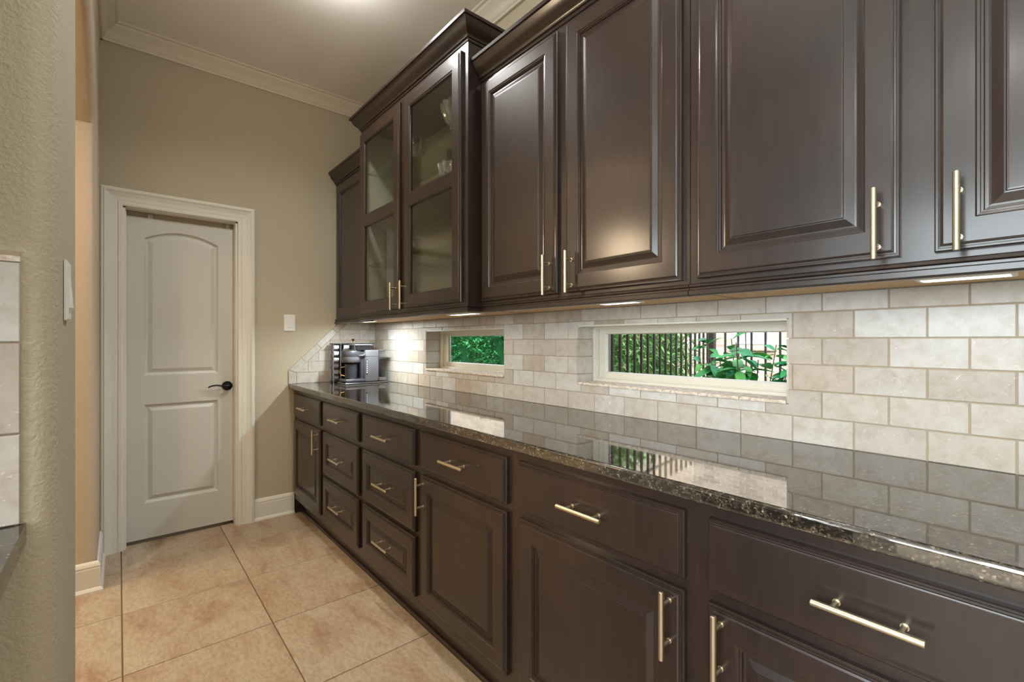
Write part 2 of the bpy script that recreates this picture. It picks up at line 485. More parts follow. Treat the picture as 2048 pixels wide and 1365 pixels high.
# window reveals and windows
def window(n, W, label):
    x0, x1, z0, z1 = W
    for side, x in ((1, x0), (-1, x1)):
        zz = [z0, .914 + 2 * RT, .914 + 3 * RT, .914 + 4 * RT, z1]
        for a, b in zip(zz[:-1], zz[1:]):
            t = MB().box(min(x, x + side * .006), max(x, x + side * .006), 0.001, 0.107, a + gg, b - gg)
            t.build('jamb_tile', 'travertine', wb, org=(x, 0.05, (a + b) / 2))
    L = x1 - x0; k = 6; xx = [x0 + .006 + (L - .012) * i / k for i in range(k + 1)]
    for a, b in zip(xx[:-1], xx[1:]):
        t = MB().cbox(a + .0008, b - .0008, -0.006 + random.uniform(-.001, .001), 0.107, z0, z0 + .011, .0015)
        t.build('sill_tile', 'travertine_rough', wb, org=((a + b) / 2, .05, z0))
    MB().box(x0 + .006, x1 - .006, 0.002, 0.107, z1 - .006, z1).build('header_board', 'vinyl', wb, org=((x0 + x1) / 2, .05, z1))
    wo = MB()
    # outer frame: stepped ring, then sash
    prof = [(0.0, 0.0, -.02), (0.0, 0.0, 0.045), (.022, .014, 0.045), (.024, .015, .036), (.028, .018, .036), (.028, .018, .026), (.060, .042, .026), (.064, .045, .016), (.066, .046, .010)]
    zf0 = z0 + .008
    wo.rings([([(x0 + i, zf0 + j), (x1 - i * .66, zf0 + j), (x1 - i * .66, z1 - j * .85), (x0 + i, z1 - j * .85)], d) for i, j, d in prof], FX(0.152), cap=False)
    w = wo.build('window_%d' % n, 'vinyl', org=((x0 + x1) / 2, .14, z0))
    struct(w, label)
    MB().box(x0 + .067, x1 - .046, .138, .142, z0 + .052, z1 - .038).build('glass_pane', 'window_glass', w)
    mbs = MB()
    for a0, a1 in ((x0 + .066, x0 + .074),): mbs.box(a0, a1, .1425, .147, z0 + .053, z1 - .039)
    mbs.build('spacer_bar', 'steel', w)
    return w
window(1, W1, 'short slot window in the backsplash looking onto a hedge')
window(2, W2, 'longer-looking slot window in the backsplash looking onto iron fence')

# left wall with the door opening (x = 0 plane)
DY0, DY1, DZ = -1.535, -0.953, 2.003
mb = MB()
mb.box(-.14, 0, -1.9, DY0, -0.1, ZC); mb.box(-.14, 0, DY1, 0.004, -0.1, ZC); mb.box(-.14, 0, DY0, DY1, DZ, ZC)
wl = struct(mb.build('wall_left', 'wall_paint'), 'beige textured end wall around the white door')

# side backsplash on the end wall, cut on the diagonal with a border course
def clip(poly, a, b, c):        # keep a*x+b*y <= c
    out = []
    for i in range(len(poly)):
        p, q = poly[i], poly[(i + 1) % len(poly)]
        dp, dq = a * p[0] + b * p[1] - c, a * q[0] + b * q[1] - c
        if dp <= 0: out.append(p)
        if (dp < 0 < dq) or (dq < 0 < dp):
            t = dp / (dp - dq); out.append((p[0] + (q[0] - p[0]) * t, p[1] + (q[1] - p[1]) * t))
    return out
A0, A1 = (-.639, 1.013), (-.283, 1.357)           # outer diagonal
dx, dz = A1[0] - A0[0], A1[1] - A0[1]; Ld = math.hypot(dx, dz); dx /= Ld; dz /= Ld
nx, nz = dz, -dx                                  # inward (down-right) normal
BW = 0.046
cin = (nx * A0[0] + nz * A0[1]) + BW              # inner line n.p = cin
grout_poly = [(-.639, .914), (0.004, .914), (0.004, 1.36), (-.283, 1.357), A0]
MB().prism(grout_poly, GX(0.0), 0.0, 0.0055).build('grout_bed', 'grout', wl)
def side_tile(poly, name='side_tile', sh=None):
    if len(poly) < 3: return
    ca = sum(p[0] for p in poly) / len(poly); cb_ = sum(p[1] for p in poly) / len(poly)
    ar = abs(sum(poly[i][0] * poly[(i + 1) % len(poly)][1] - poly[(i + 1) % len(poly)][0] * poly[i][1] for i in range(len(poly)))) / 2
    if ar < 1.2e-4: return
    MB().prism(poly, GX(0.0), 0.004, 0.0085).build(name, 'travertine', wl, org=(0, ca, cb_))
for r in range(6):
    z0 = .914 + r * RT; z1 = min(z0 + RT, 1.357)
    off = -.434 if r % 2 == 0 else -.434 - .0767 + .003
    for k in range(-3, 5):
        y0 = off + k * PT; y1 = y0 + PT
        if r == 0: y0 = max(y0, -.587)
        y0c, y1c = y0 + gg, min(y1, 0.0) - gg
        if y1c - y0c < .01: continue
        p = [(y0c, z0 + gg), (y1c, z0 + gg), (y1c, z1 - gg), (y0c, z1 - gg)]
        p = clip(p, -nx, -nz, -(cin + gg))
        side_tile(p)
# border: bottom upright piece, then pieces along the diagonal, then the piece under the cabinet
zt = lambda y: A0[1] + (y - A0[0]) * dz / dx
side_tile([(-.639, .915), (-.587 - gg, .915), (-.587 - gg, .992), (-.639, 1.011)], 'border_tile')
def along(t, o): return (A0[0] + dx * t + nx * o, A0[1] + dz * t + nz * o)
cuts = [0.0, .118, .266, .425, Ld]
for i, (t0, t1) in enumerate(zip(cuts[:-1], cuts[1:])):
    a, b = along(t0 + gg, 0), along(t1 - gg, 0); c, d = along(t1 - gg, BW - gg), along(t0 + gg, BW - gg)
    poly = clip([a, b, c, d], 0, 1, 1.356)
    if i == 0:
        poly = clip(poly, -1, 0, .639)
        poly = [(-.639, 1.0145), a, b, c, (-.587, .995)]
    side_tile(poly, 'border_tile')

# passage wall with the arched opening, and the pier by the camera
AX0, AX1, AZS, AZA = 0.483, 1.94, 2.275, 2.515
YB = YS - 0.15; BN = 0.034
def arch_outline(i, n=28):
    """points up the left jamb, over the arch, down the right jamb; i > 0 shrinks the opening"""
    w2 = (AX1 - AX0) / 2; h = AZA - AZS; rad = (w2 * w2 + h * h) / (2 * h); cz = AZA - rad; cxm = (AX0 + AX1) / 2
    rr = rad - i; x0, x1 = AX0 + i, AX1 - i
    a0 = math.acos((x0 - cxm) / rr); a1 = math.acos((x1 - cxm) / rr)
    pts = [(x0, 0.0), (x0, 1.2)]
    for k in range(n + 1):
        t = a0 + (a1 - a0) * k / n; pts.append((cxm + rr * math.cos(t), cz + rr * math.sin(t)))
    return pts + [(x1, 1.2), (x1, 0.0)]
def strip(mb, rows, smooth=True):
    n = len(rows[0]); vs_ = [p for r in rows for p in r]
    mb.add(vs_, [(i * n + k, i * n + k + 1, (i + 1) * n + k + 1, (i + 1) * n + k) for i in range(len(rows) - 1) for k in range(n - 1)], smooth)
mb = MB()
rows = []
for k in range(6):
    t = math.pi / 2 * k / 5
    rows.append([(x, YS - BN * (1 - math.cos(t)), z) for x, z in arch_outline(-BN * (1 - math.sin(t)))])
for k in range(6):
    t = math.pi / 2 * k / 5
    rows.append([(x, YB + BN * (1 - math.sin(t)), z) for x, z in arch_outline(-BN * (1 - math.cos(t)))])
strip(mb, rows)
for yy, off in ((YS, -BN), (YB, -BN)):
    o = arch_outline(off); arc = o[1:-1]
    strip(mb, [[(x, yy, z) for x, z in arc], [(x, yy, ZC) for x, z in arc]], False)
    mb.add([(arc[0][0], yy, 0), (arc[0][0], yy, ZC), (-.14 if yy == YB else 0, yy, ZC), (-.14 if yy == YB else 0, yy, 0)], [(0, 1, 2, 3)])
    if yy == YS: continue
    xe = XP - .15
    mb.add([(arc[-1][0], yy, 0), (arc[-1][0], yy, ZC), (xe, yy, ZC), (xe, yy, 0)], [(0, 1, 2, 3)])
struct(mb.build('wall_passage', 'arch_paint', recalc=False), 'beige passage wall with an arched opening and rounded corners')
# pier face and tiled wall (x = XP), rounded at the corner
mb = MB()
rows = []
BP = 0.042
for k in range(8):
    t = math.pi / 2 * k / 7
    x, y = XP - BP + BP * math.sin(t), YS - BP + BP * math.cos(t)
    rows.append([(x, y, 0), (x, y, ZC)])
rows.append([(XP, YM, 0), (XP, YM, ZC)])
strip(mb, rows)
mb.add([(XP - .15, YB, 0), (XP - .15, YB, ZC), (XP - .15, YM, ZC), (XP - .15, YM, 0)], [(0, 1, 2, 3)])
mb.add([(XP - BP, YS, 0), (XP - BP, YS, ZC), (AX1 + BN, YS, ZC), (AX1 + BN, YS, 0)], [(0, 1, 2, 3)])
wp = struct(mb.build('wall_pier', 'wall_paint', recalc=False), 'textured pier wall with rounded corner beside the camera')
# remaining walls of the place, behind the camera
struct(MB().box(XM, XM + .15, YM - .15, 0.2, -0.1, ZC).build('wall_right', 'wall_paint'), 'beige kitchen wall behind the camera')
struct(MB().box(XN - .15, XM + .15, YM - .15, YM, -0.1, ZC).build('wall_front', 'wall_paint'), 'beige far wall behind the camera')
struct(MB().box(XN - .15, XN, YM, -1.7, -0.1, ZC).build('wall_beyond', 'arch_paint'), 'beige wall of the room beyond the arch')
struct(MB().box(XN, -.14, -1.9, -1.785, -0.1, ZC).build('wall_inner', 'arch_paint'), 'beige wall of the room beyond the arch')
struct(MB().box(-1.2, -1.1, -1.785, 0.2, -0.1, ZC).build('wall_closet', 'wall_paint'), 'wall of the closet behind the door')

# ceiling crown moulding
CR = [(0.0, 0.0), (0.0, -.100), (.012, -.100), (.014, -.088), (.020, -.084), (.026, -.066), (.040, -.044), (.058, -.028), (.064, -.022), (.066, -.014), (.078, -.010), (.080, 0.0)]
fz = lambda a, b, h: (a, b, ZC + h)
struct(MB().sweep([(0.0, YS), (0.0, 0.0)], CR, fz, side=-1, smooth=True).build('trim_1', 'crown_paint'), 'crown moulding over the white door')
struct(MB().sweep([(0.0, 0.002), (XM, 0.002)], CR, fz, side=-1, smooth=True).build('trim_2', 'crown_paint'), 'crown moulding above the dark cabinets')
struct(MB().sweep([(0.0, YS), (XP, YS)], CR, fz, side=1, smooth=True).build('trim_3', 'crown_paint'), 'crown moulding on the arch wall')

# baseboards
BB = [(0, 0), (.024, 0), (.024, .008), (.017, .020), (.014, .022), (.014, .112), (.012, .118), (.014, .124), (.010, .136), (.006, .142), (0, .146)]
struct(MB().sweep([(0.0, -.857), (0.0, -.603)], BB, ID, side=-1).build('baseboard_left', 'trim_paint'), 'white baseboard between door and cabinets')
struct(MB().sweep([(0.022, YS), (AX0, YS), (AX0, YB), (-.13, YB)], BB, ID, side=1).build('baseboard_passage', 'trim_paint'), 'white baseboard wrapping the arch jamb')
struct(MB().sweep([(AX1 + BN, YB), (AX1, YB), (AX1, YS), (XP, YS), (XP, -1.75)], BB, ID, side=1).build('baseboard_pier', 'trim_paint'), 'white baseboard around the pier')

# door casing and jamb
CS = [(0.0, 0.0), (0.0, .014), (.006, .017), (.020, .017), (.024, .012), (.030, .014), (.050, .016), (.070, .024), (.078, .030), (.082, .031), (.084, .026), (.092, .026), (.098, .022), (.098, 0.0)]
mb = MB().sweep([(DY0, 0.0), (DY0, DZ), (DY1, DZ), (DY1, 0.0)], CS, GX(0.0), side=1)
struct(mb.build('trim_4', 'trim_paint'), 'white moulded casing around the door')
mb = MB()
mb.box(-.14, 0.002, DY0 - .002, DY0 + .012, 0, DZ); mb.box(-.14, 0.002, DY1 - .012, DY1 + .002, 0, DZ)
mb.box(-.04, -.024, DY0, DY0 + .016, 0, DZ); mb.box(-.04, -.024, DY1 - .016, DY1, 0, DZ)
mb.box(-.028, 0.002, DY0, DY1, DZ - .008, DZ + .002); mb.box(-.034, -.020, DY0, DY1, DZ - .012, DZ - .004)
mb.box(-.14, -.096, DY0, DY1, 1.90, DZ)
struct(mb.build('trim_5', 'trim_paint'), 'white door jamb with track header')

# the door: slab with an arched upper panel and a square lower panel
XD = -.05
dy0, dy1, dz0, dz1 = DY0 + .013, DY1 - .013, .022, 1.962
pa0, pa1 = -1.4365, -1.055
def arch_panel(i, n=14):
    a0, a1 = pa0 + i, pa1 - i; zb = 1.008 + i; w2 = (pa1 - pa0) / 2; h = 1.893 - 1.838
    rad = (w2 * w2 + h * h) / (2 * h); cz = 1.893 - rad; cm = (pa0 + pa1) / 2; rr = rad - i
    t0, t1 = math.acos((a1 - cm) / rr), math.acos((a0 - cm) / rr)
    return [(a0, zb), (a1, zb)] + [(cm + rr * math.cos(t0 + (t1 - t0) * k / n), cz + rr * math.sin(t0 + (t1 - t0) * k / n)) for k in range(n + 1)]
mb = MB(); fd = GX(XD)
def quad(a0, a1, b0, b1): mb.add([fd(a0, b0, 0), fd(a1, b0, 0), fd(a1, b1, 0), fd(a0, b1, 0)], [(0, 1, 2, 3)])
quad(dy0, pa0, dz0, dz1); quad(pa1, dy1, dz0, dz1); quad(pa0, pa1, dz0, .236); quad(pa0, pa1, .832, 1.008)
arc = arch_panel(0)[2:]
strip(mb, [[fd(a, b, 0) for a, b in arc], [fd(a, dz1, 0) for a, b in arc]], False)
PP = [(0.0, 0.0), (.003, -.003), (.008, -.012), (.014, -.015), (.019, -.015), (.038, -.005), (.041, -.004)]
mb.rings([(arch_panel(i), d) for i, d in PP], fd, smooth=False)
mb.panel(pa0, pa1, .236, .832, PP, fd)
mb.add([fd(dy0, dz0, 0), fd(dy1, dz0, 0), fd(dy1, dz1, 0), fd(dy0, dz1, 0), fd(dy0, dz0, -.035), fd(dy1, dz0, -.035), fd(dy1, dz1, -.035), fd(dy0, dz1, -.035)],
       [(0, 1, 5, 4), (1, 2, 6, 5), (2, 3, 7, 6), (3, 0, 4, 7), (4, 5, 6, 7)])
door = struct(mb.build('door_1', 'door_paint', org=(XD, (dy0 + dy1) / 2, 0), recalc=False), 'white two-panel door with arched top panel')
mb = MB().lathe([(0.0, -.002), (.030, 0.0), (.0305, .006), (.026, .012), (.014, .014), (.012, .040), (.0, .044)], (XD, -1.005, .921), 28, 'x')
hn = mb.build('door_rosette', 'bronze_black', door)
MB().tube([(XD + .034, -1.005, .921), (XD + .042, -1.02, .921), (XD + .046, -1.045, .926), (XD + .044, -1.072, .930), (XD + .038, -1.098, .926), (XD + .033, -1.114, .917)],
          [.011, .0105, .008, .007, .007, .006], 10, flat=.75).build('lever', 'bronze_black', hn)
for y in (-1.406, -.999):
    mb = MB()
    pts = [(y - .009, 1.975), (y + .009, 1.975), (y + .009, 2.000), (y - .009, 2.000)]
    pts = [(y + .012 * math.cos(t), 1.966 + .012 * math.sin(t)) for t in [math.pi + math.pi * k / 8 for k in range(9)]] + [(y + .012, 2.001), (y - .012, 2.001)]
    mb.prism(pts, GX(XD - .006), 0.0, .004)
    mb.lathe([(0, 0), (.003, 0), (.003, .003), (0, .0035)], (XD - .003, y, 1.968), 10, 'x').lathe([(0, 0), (.003, 0), (.003, .003), (0, .0035)], (XD - .003, y, 1.984), 10, 'x')
    mb.build('hanger_bracket', 'bracket_metal', door)
mat('track_paint', (206, 196, 178), 0.6)
MB().box(XD - .060, XD - .030, DY0 + .012, DY1 - .012, 1.963, DZ - .001).build('track_board', 'track_paint', door)

# flush ceiling light of the passage, round its lamp
t = thing('ceiling_light', 'round white flush ceiling light above the middle of the passage', 'light', (1.28, -.76, ZC))
MB().lathe([(.002, ZC), (.105, ZC), (.108, ZC - .006), (.104, ZC - .022), (.092, ZC - .026), (.002, ZC - .026)], (1.28, -.76, 0), 36).build('trim_ring', 'white_plastic', t)
MB().lathe([(.002, ZC - .0265), (.088, ZC - .0265), (.080, ZC - .034), (.002, ZC - .040)], (1.28, -.76, 0), 36).build('diffuser', 'led_lens', t)

# ------------------------------------------------------------------ cabinets
HANDLE_V = HANDLE_H = None
def bar_mesh(vertical):
    mb = MB(); L, r = .150, .0058
    e = (lambda t, o: (0, -o, t)) if vertical else (lambda t, o: (t, -o, 0))
    prof = [(-L / 2, r * .6), (-L / 2 + .0015, r), (L / 2 - .0015, r), (L / 2, r * .6)]
    mb.tube([e(t, .034) for t, q in prof], [q for t, q in prof], 12)
    for t in (-.045, .045):
        mb.tube([e(t, -.001), e(t, .032)], .0045, 10)
        mb.tube([e(t, -.0005), e(t, .003)], .0062, 10)
    return mb.data('bar_handle', 'brass')
HANDLE_V, HANDLE_H = bar_mesh(True), bar_mesh(False)
def handle(parent, x, y, z, vertical): return link('handle', HANDLE_V if vertical else HANDLE_H, parent, (x, y, z))

EDGE = [(0.0, 0.0), (0.0, .0125), (.002, .0145), (.0055, .0145), (.0060, .0162), (.0095, .0166), (.0102, .0185), (.014, .020)]
IN_F = [(.058, .020), (.0605, .0175), (.0645, .0170), (.0655, .0145), (.069, .0140), (.0705, .0095)]
def raised_door(parent, x0, x1, z0, z1, yf, name='door', stile=0.0):
    """five-piece raised panel front on the face frame plane y = yf"""
    k = stile
    fr = EDGE + [(i + k, d) for i, d in IN_F]
    org = ((x0 + x1) / 2, yf, z0)
    d = MB().panel(x0, x1, z0, z1, fr, FX(yf), cap=False, capback=True).build(name, 'espresso', parent, org=org)
    pn = [(.0705 + k, .0095), (.0755 + k, .0090), (.079 + k, .0095), (.095 + k, .0150), (.0975 + k, .0152), (.099 + k, .0168), (.102 + k, .0170)]
    MB().panel(x0, x1, z0, z1, pn, FX(yf)).build('panel', 'espresso', d, org=((x0 + x1) / 2, yf, (z0 + z1) / 2))
    return d
def slab_front(parent, x0, x1, z0, z1, yf):
    return MB().panel(x0, x1, z0, z1, EDGE[:-1] + [(.0125, .0190), (.015, .0192)], FX(yf), capback=True).build('drawer', 'espresso', parent, org=((x0 + x1) / 2, yf, z0))

YF = -.600
units = [(0.004, .628, .053, .605, 'd', 'narrow-looking base cabinet with one door against the white baseboard, farthest from camera'),
         (.628, 1.221, .653, 1.195, 's', 'three-drawer base cabinet next to the farthest single-door cabinet'),
         (1.221, 1.815, 1.247, 1.788, 's', 'three-drawer base cabinet nearer the camera, left of the single doors'),
         (1.815, 2.415, 1.838, 2.386, 'l', 'base cabinet with handle on the left of its door, right of the drawer stacks'),
         (2.415, 3.021, 2.443, 2.994, 'r', 'base cabinet below the fence window with handle at right of its door'),
         (3.021, 3.83, 3.048, 3.598, 'l', 'base cabinet nearest the camera at the lower right corner')]
for (b0, b1, x0, x1, kind, lab) in units:
    t = thing('base_cabinet', lab, 'cabinet', ((b0 + b1) / 2, -.3, 0), 'dark base cabinets under the long counter')
    mb = MB()
    mb.box(b0, b1, YF, -.004, .102, .8795)
    mb.build('body', 'espresso', t)
    MB().box(b0, b1, -.548, -.53, 0.0, .104).build('toe_kick', 'espresso', t)
    MB().sweep([(b0, -.548), (b1, -.548)], [(0, 0), (.016, 0), (.0155, .006), (.012, .012), (.006, .0155), (0, .016)], ID, side=-1, smooth=True).build('shoe_moulding', 'espresso', t)
    dr = slab_front(t, x0, x1, .698, .848, YF)
    handle(dr, (x0 + x1) / 2, YF - .0192, .772, False)
    if kind == 's':
        for z0, z1 in ((.420, .671), (.152, .400)):
            d = raised_door(t, x0, x1, z0, z1, YF, 'drawer')
            handle(d, (x0 + x1) / 2, YF - .017, (z0 + z1) / 2 + .003, False)
    else:
        d = raised_door(t, x0, x1, .152, .672, YF)
        hx = x0 + .031 if kind == 'l' else x1 - .031
        handle(d, hx, YF - .020, .597, True)
MB().box(.003, .020, -.600, -.549, 0.0, .1018).build('kick_return', 'espresso', bpy.data.objects['base_cabinet'])
# countertop
def counter(mb, x0, x1, y0, y1, z0, z1, r=.009):
    """slab with eased front (y0) edge"""
    pr = [(0.03, z0)] + [(r - r * math.sin(t), z0 + r - r * math.cos(t)) for t in [math.pi / 2 * k / 5 for k in range(6)]] + \
         [(r - r * math.cos(t), z1 - r + r * math.sin(t)) for t in [math.pi / 2 * k / 8 for k in range(9)]]
    n = len(pr)
    vs_ = []
    for x in (x0, x1): vs_ += [(x, y0 + o, z) for o, z in pr] + [(x, y1, z1), (x, y1, z0)]
    k = n + 2
    mb.add(vs_, [(i, (i + 1) % k, k + (i + 1) % k, k + i) for i in range(k)] + [tuple(range(k)), tuple(range(2 * k - 1, k - 1, -1))], False)
    return mb
tag(counter(MB(), 0.002, 3.85, -.640, 0.002, .880, .914).build('countertop', 'granite', org=(1.9, -.32, .88)),
    'long polished dark granite countertop below the slot windows', 'countertop')

# ------------------------------------------------------------------ upper cabinets
CROWN = [(0, 0), (.004, 0), (.006, .010), (.012, .012), (.014, .020), (.018, .026), (.030, .036), (.040, .050), (.046, .064), (.050, .072), (.058, .074), (.060, .086), (0, .086)]
RAIL = [(0, 0), (.004, -.002), (.010, -.004), (.012, -.010), (.006, -.013), (.006, -.018), (.013, -.021), (.013, -.032), (.004, -.036), (-.010, -.036), (-.010, 0)]
ZB, ZR = 1.358, 1.3805
def upper_common(t, b0, b1, yf, ztop, path, zcrown, rpath=None):
    MB().sweep(path, CROWN, lambda a, b, h: (a, b, zcrown + h), side=-1, smooth=True).build('crown', 'espresso', t)
    MB().sweep(rpath or path, RAIL, lambda a, b, h: (a, b, ZR + h), side=-1, smooth=False).build('light_rail', 'espresso', t)

# low single-door cabinet in the corner
YU = -.305
t = thing('wall_cabinet', 'low single-door wall cabinet tucked in the corner left of the glass cabinet', 'cabinet', (.315, -.15, ZB), 'dark wall cabinets')
MB().box(0.003, .650, YU, -.003, ZB, 2.40).build('body', 'espresso', t)
MB().box(0.02, .64, -.29, -.01, ZB - .0015, ZB).build('underside', 'birch', t)
raised_door(t, .052, .610, 1.393, 2.362, YU)
upper_common(t, 0, .65, YU, 2.4, [(0.003, YU), (.650, YU)], 2.382)

# glass-front display cabinet: open box with two doors
YG = -.375
bx0, bx1, zt_ = .650, 1.830, 2.56
t = thing('display_cabinet', 'tall dark display cabinet with two four-light glass doors', 'cabinet', ((bx0 + bx1) / 2, -.19, ZB), 'dark wall cabinets')
t['label'] = 'tall dark display cabinet with two glass doors, standing proud of its neighbours'
mb = MB()
mb.box(bx0, bx0 + .018, YG + .018, -.003, ZB, zt_); mb.box(bx1 - .018, bx1, YG + .018, -.003, ZB, zt_)
mb.box(bx0, bx1, YG + .018, -.003, ZB, ZB + .018); mb.box(bx0, bx1, YG + .018, -.003, zt_ - .018, zt_)
mb.build('body', 'espresso', t)
MB().box(bx0 + .018, bx1 - .018, -.010, -.004, ZB + .018, zt_ - .018).build('back_panel', 'cabinet_interior', t)
MB().box(bx0 + .018, bx0 + .020, -.352, -.011, ZB + .019, zt_ - .019).build('side_liner', 'cabinet_interior', t)
MB().box(bx1 - .020, bx1 - .018, -.352, -.011, ZB + .019, zt_ - .019).build('side_liner', 'cabinet_interior', t)
mb = MB()
mb.box(bx0, bx0 + .03, YG, YG + .0178, ZB, zt_); mb.box(bx1 - .045, bx1, YG, YG + .0178, ZB, zt_)
mb.box(1.190, 1.262, YG, YG + .0178, ZB, zt_)
mb.box(bx0 + .03, 1.190, YG, YG + .0178, ZB, 1.415); mb.box(1.262, bx1 - .045, YG, YG + .0178, ZB, 1.415)
mb.box(bx0 + .03, 1.190, YG, YG + .0178, 2.49, zt_); mb.box(1.262, bx1 - .045, YG, YG + .0178, 2.49, zt_)
mb.build('face_frame', 'espresso', t)
MB().box(bx0 + .01, bx1 - .02, -.36, -.01, ZB - .0015, ZB).build('underside', 'birch', t)
GD = [(.0, 0.0), (0.0, .0125), (.002, .0145), (.0055, .0145), (.0060, .0162), (.0095, .0166), (.0102, .0185), (.014, .020)]
def glass_door(x0, x1, hx):
    z0, z1 = 1.393, 2.515; org = ((x0 + x1) / 2, YG, z0); f = FX(YG)
    mb = MB()
    mb.panel(x0, x1, z0, z1, GD, f, cap=False)
    a0, a1 = x0 + .014, x1 - .014; b0, b1 = z0 + .014, z1 - .014; S = .062
    def q(c0, c1, d0, d1, d=.020): mb.add([f(c0, d0, d), f(c1, d0, d), f(c1, d1, d), f(c0, d1, d)], [(0, 1, 2, 3)])
    g0, g1 = x0 + S, x1 - S; mz0, mz1 = 1.930, 1.990; gz0, gz1 = z0 + S, z1 - S
    q(a0, g0, b0, b1); q(g1, a1, b0, b1); q(g0, g1, b0, gz0); q(g0, g1, gz1, b1); q(g0, g1, mz0, mz1)
    for (c0, c1) in ((gz0, mz0), (mz1, gz1)):
        mb.panel(g0, g1, c0, c1, [(0, .020), (.004, .0165), (.007, .0165), (.009, .011), (.009, .002)], f, cap=False)
    # back face
    for (c0, c1, d0, d1) in ((x0, g0, z0, z1), (g1, x1, z0, z1), (g0, g1, z0, gz0), (g0, g1, gz1, z1), (g0, g1, mz0, mz1)): q(c0, c1, d0, d1, 0.0)
    d = mb.build('door', 'espresso', t, org=org, recalc=False)
    for (c0, c1) in ((gz0, mz0), (mz1, gz1)):
        MB().box(g0 + .007, g1 - .007, YG - .008, YG - .004, c0 + .007, c1 - .007).build('glass_pane', 'cabinet_glass', d, org=((g0 + g1) / 2, YG, c0))
    handle(d, hx, YG - .020, 1.460, True)
glass_door(.662, 1.201, 1.201 - .031); glass_door(1.253, 1.794, 1.253 + .031)
upper_common(t, bx0, bx1, YG, zt_, [(bx0, -.003), (bx0, YG), (bx1, YG), (bx1, -.003)], 2.545, [(bx0, YU - .002), (bx0, YG), (bx1, YG), (bx1, YU - .002)])
for z in (1.70, 2.285):
    MB().box(bx0 + .02, bx1 - .02, -.335, -.012, z - .010, z).build('glass_shelf', 'shelf_glass', t)
MB().box(bx0 + .02, bx1 - .02, -.345, -.012, 1.988, 2.002).build('wood_shelf', 'cabinet_interior', t)

# right-hand wall cabinets
def upper_pair(b0, b1, doors, lab, path):
    t = thing('wall_cabinet', lab, 'cabinet', ((b0 + b1) / 2, -.15, ZB), 'dark wall cabinets')
    MB().box(b0, b1, YU, -.003, ZB, 2.40).build('body', 'espresso', t)
    MB().box(b0 + .004, b1 - .004, -.29, -.01, ZB - .0015, ZB).build('underside', 'birch', t)
    for x0, x1, side in doors:
        d = raised_door(t, x0, x1, 1.393, 2.362, YU)
        handle(d, x0 + .036 if side == 'l' else x1 - .036, YU - .020, 1.461, True)
    upper_common(t, b0, b1, YU, 2.4, path, 2.382)
upper_pair(1.832, 2.838, [(1.854, 2.322, 'r'), (2.364, 2.818, 'l')], 'dark two-door wall cabinet right beside the glass display cabinet', [(1.832, YU), (2.838, YU)])
upper_pair(2.840, 3.83, [(2.864, 3.309, 'r'), (3.362, 3.806, 'l')], 'dark two-door wall cabinet at the right edge above the bare tile', [(2.840, YU), (3.83, YU)])

# under-cabinet light fixtures
def under_light(x0, x1, y0, y1, lab, watts=0.5):
    t = thing('under_cabinet_light', lab, 'light', ((x0 + x1) / 2, (y0 + y1) / 2, 1.345), 'slim under-cabinet lights')
    MB().panel(x0, x1, y0, y1, [(0, .0), (0, .008), (.002, .0105), (.008, .0105), (.009, .0035)], lambda a, b, d: (a, b, 1.3562 - d), cap=False, capback=True).build('housing', 'fixture_plastic', t)
    MB().box(x0 + .0095, x1 - .0095, y0 + .0095, y1 - .0095, 1.3458, 1.3468).build('lens', 'led_lens', t)
    a = add_light('led_strip', 'AREA', (0, 0, 0), watts, (0.90, 1.0, 1.0), shape='RECTANGLE', size=x1 - x0 - .022, size_y=y1 - y0 - .022)
    a.parent = t; a.location = (0, 0, .0002)
under_light(.40, .60, -.285, -.235, 'white under-cabinet light above the coffee brewer', 5.5)
under_light(1.53, 1.75, -.30, -.23, 'white under-cabinet light below the display cabinet near its right corner')
under_light(2.46, 2.62, -.265, -.205, 'white under-cabinet light above the fence window', 0.3)
under_light(3.32, 3.47, -.255, -.185, 'white under-cabinet light at the right edge', 0.18)

# ------------------------------------------------------------------ crystal in the display cabinet
def bowl(x, y, z, r, h, lab, flutes=9):
    o = thing('crystal_bowl', lab, 'bowl', (x, y, z), 'cut crystal in the display cabinet')
    pr = [(0.001, 0.0), (r * .45, 0.0), (r * .42, h * .10), (r * .75, h * .35), (r * .95, h * .70), (r, h), (r * .93, h * .99), (r * .86, h * .70), (r * .62, h * .36), (r * .25, h * .2), (.001, h * .19)]
    MB().lathe([(a, b + z) for a, b in pr], (x, y, 0), 72, 'z', flutes, .10).build('cup', 'crystal', o)
    return o
bowl(1.55, -.24, 2.286, .085, .125, 'cut crystal bowl on the top glass shelf of the display cabinet', 12)
bowl(1.55, -.26, 2.003, .085, .095, 'fluted crystal bowl on the middle shelf of the display cabinet', 10)
bowl(1.66, -.24, 1.701, .075, .115, 'crystal bowl on the lowest glass shelf of the display cabinet', 8)
bowl(1.10, -.23, 2.286, .060, .095, 'small crystal bowl behind the left glass door, top shelf', 8)

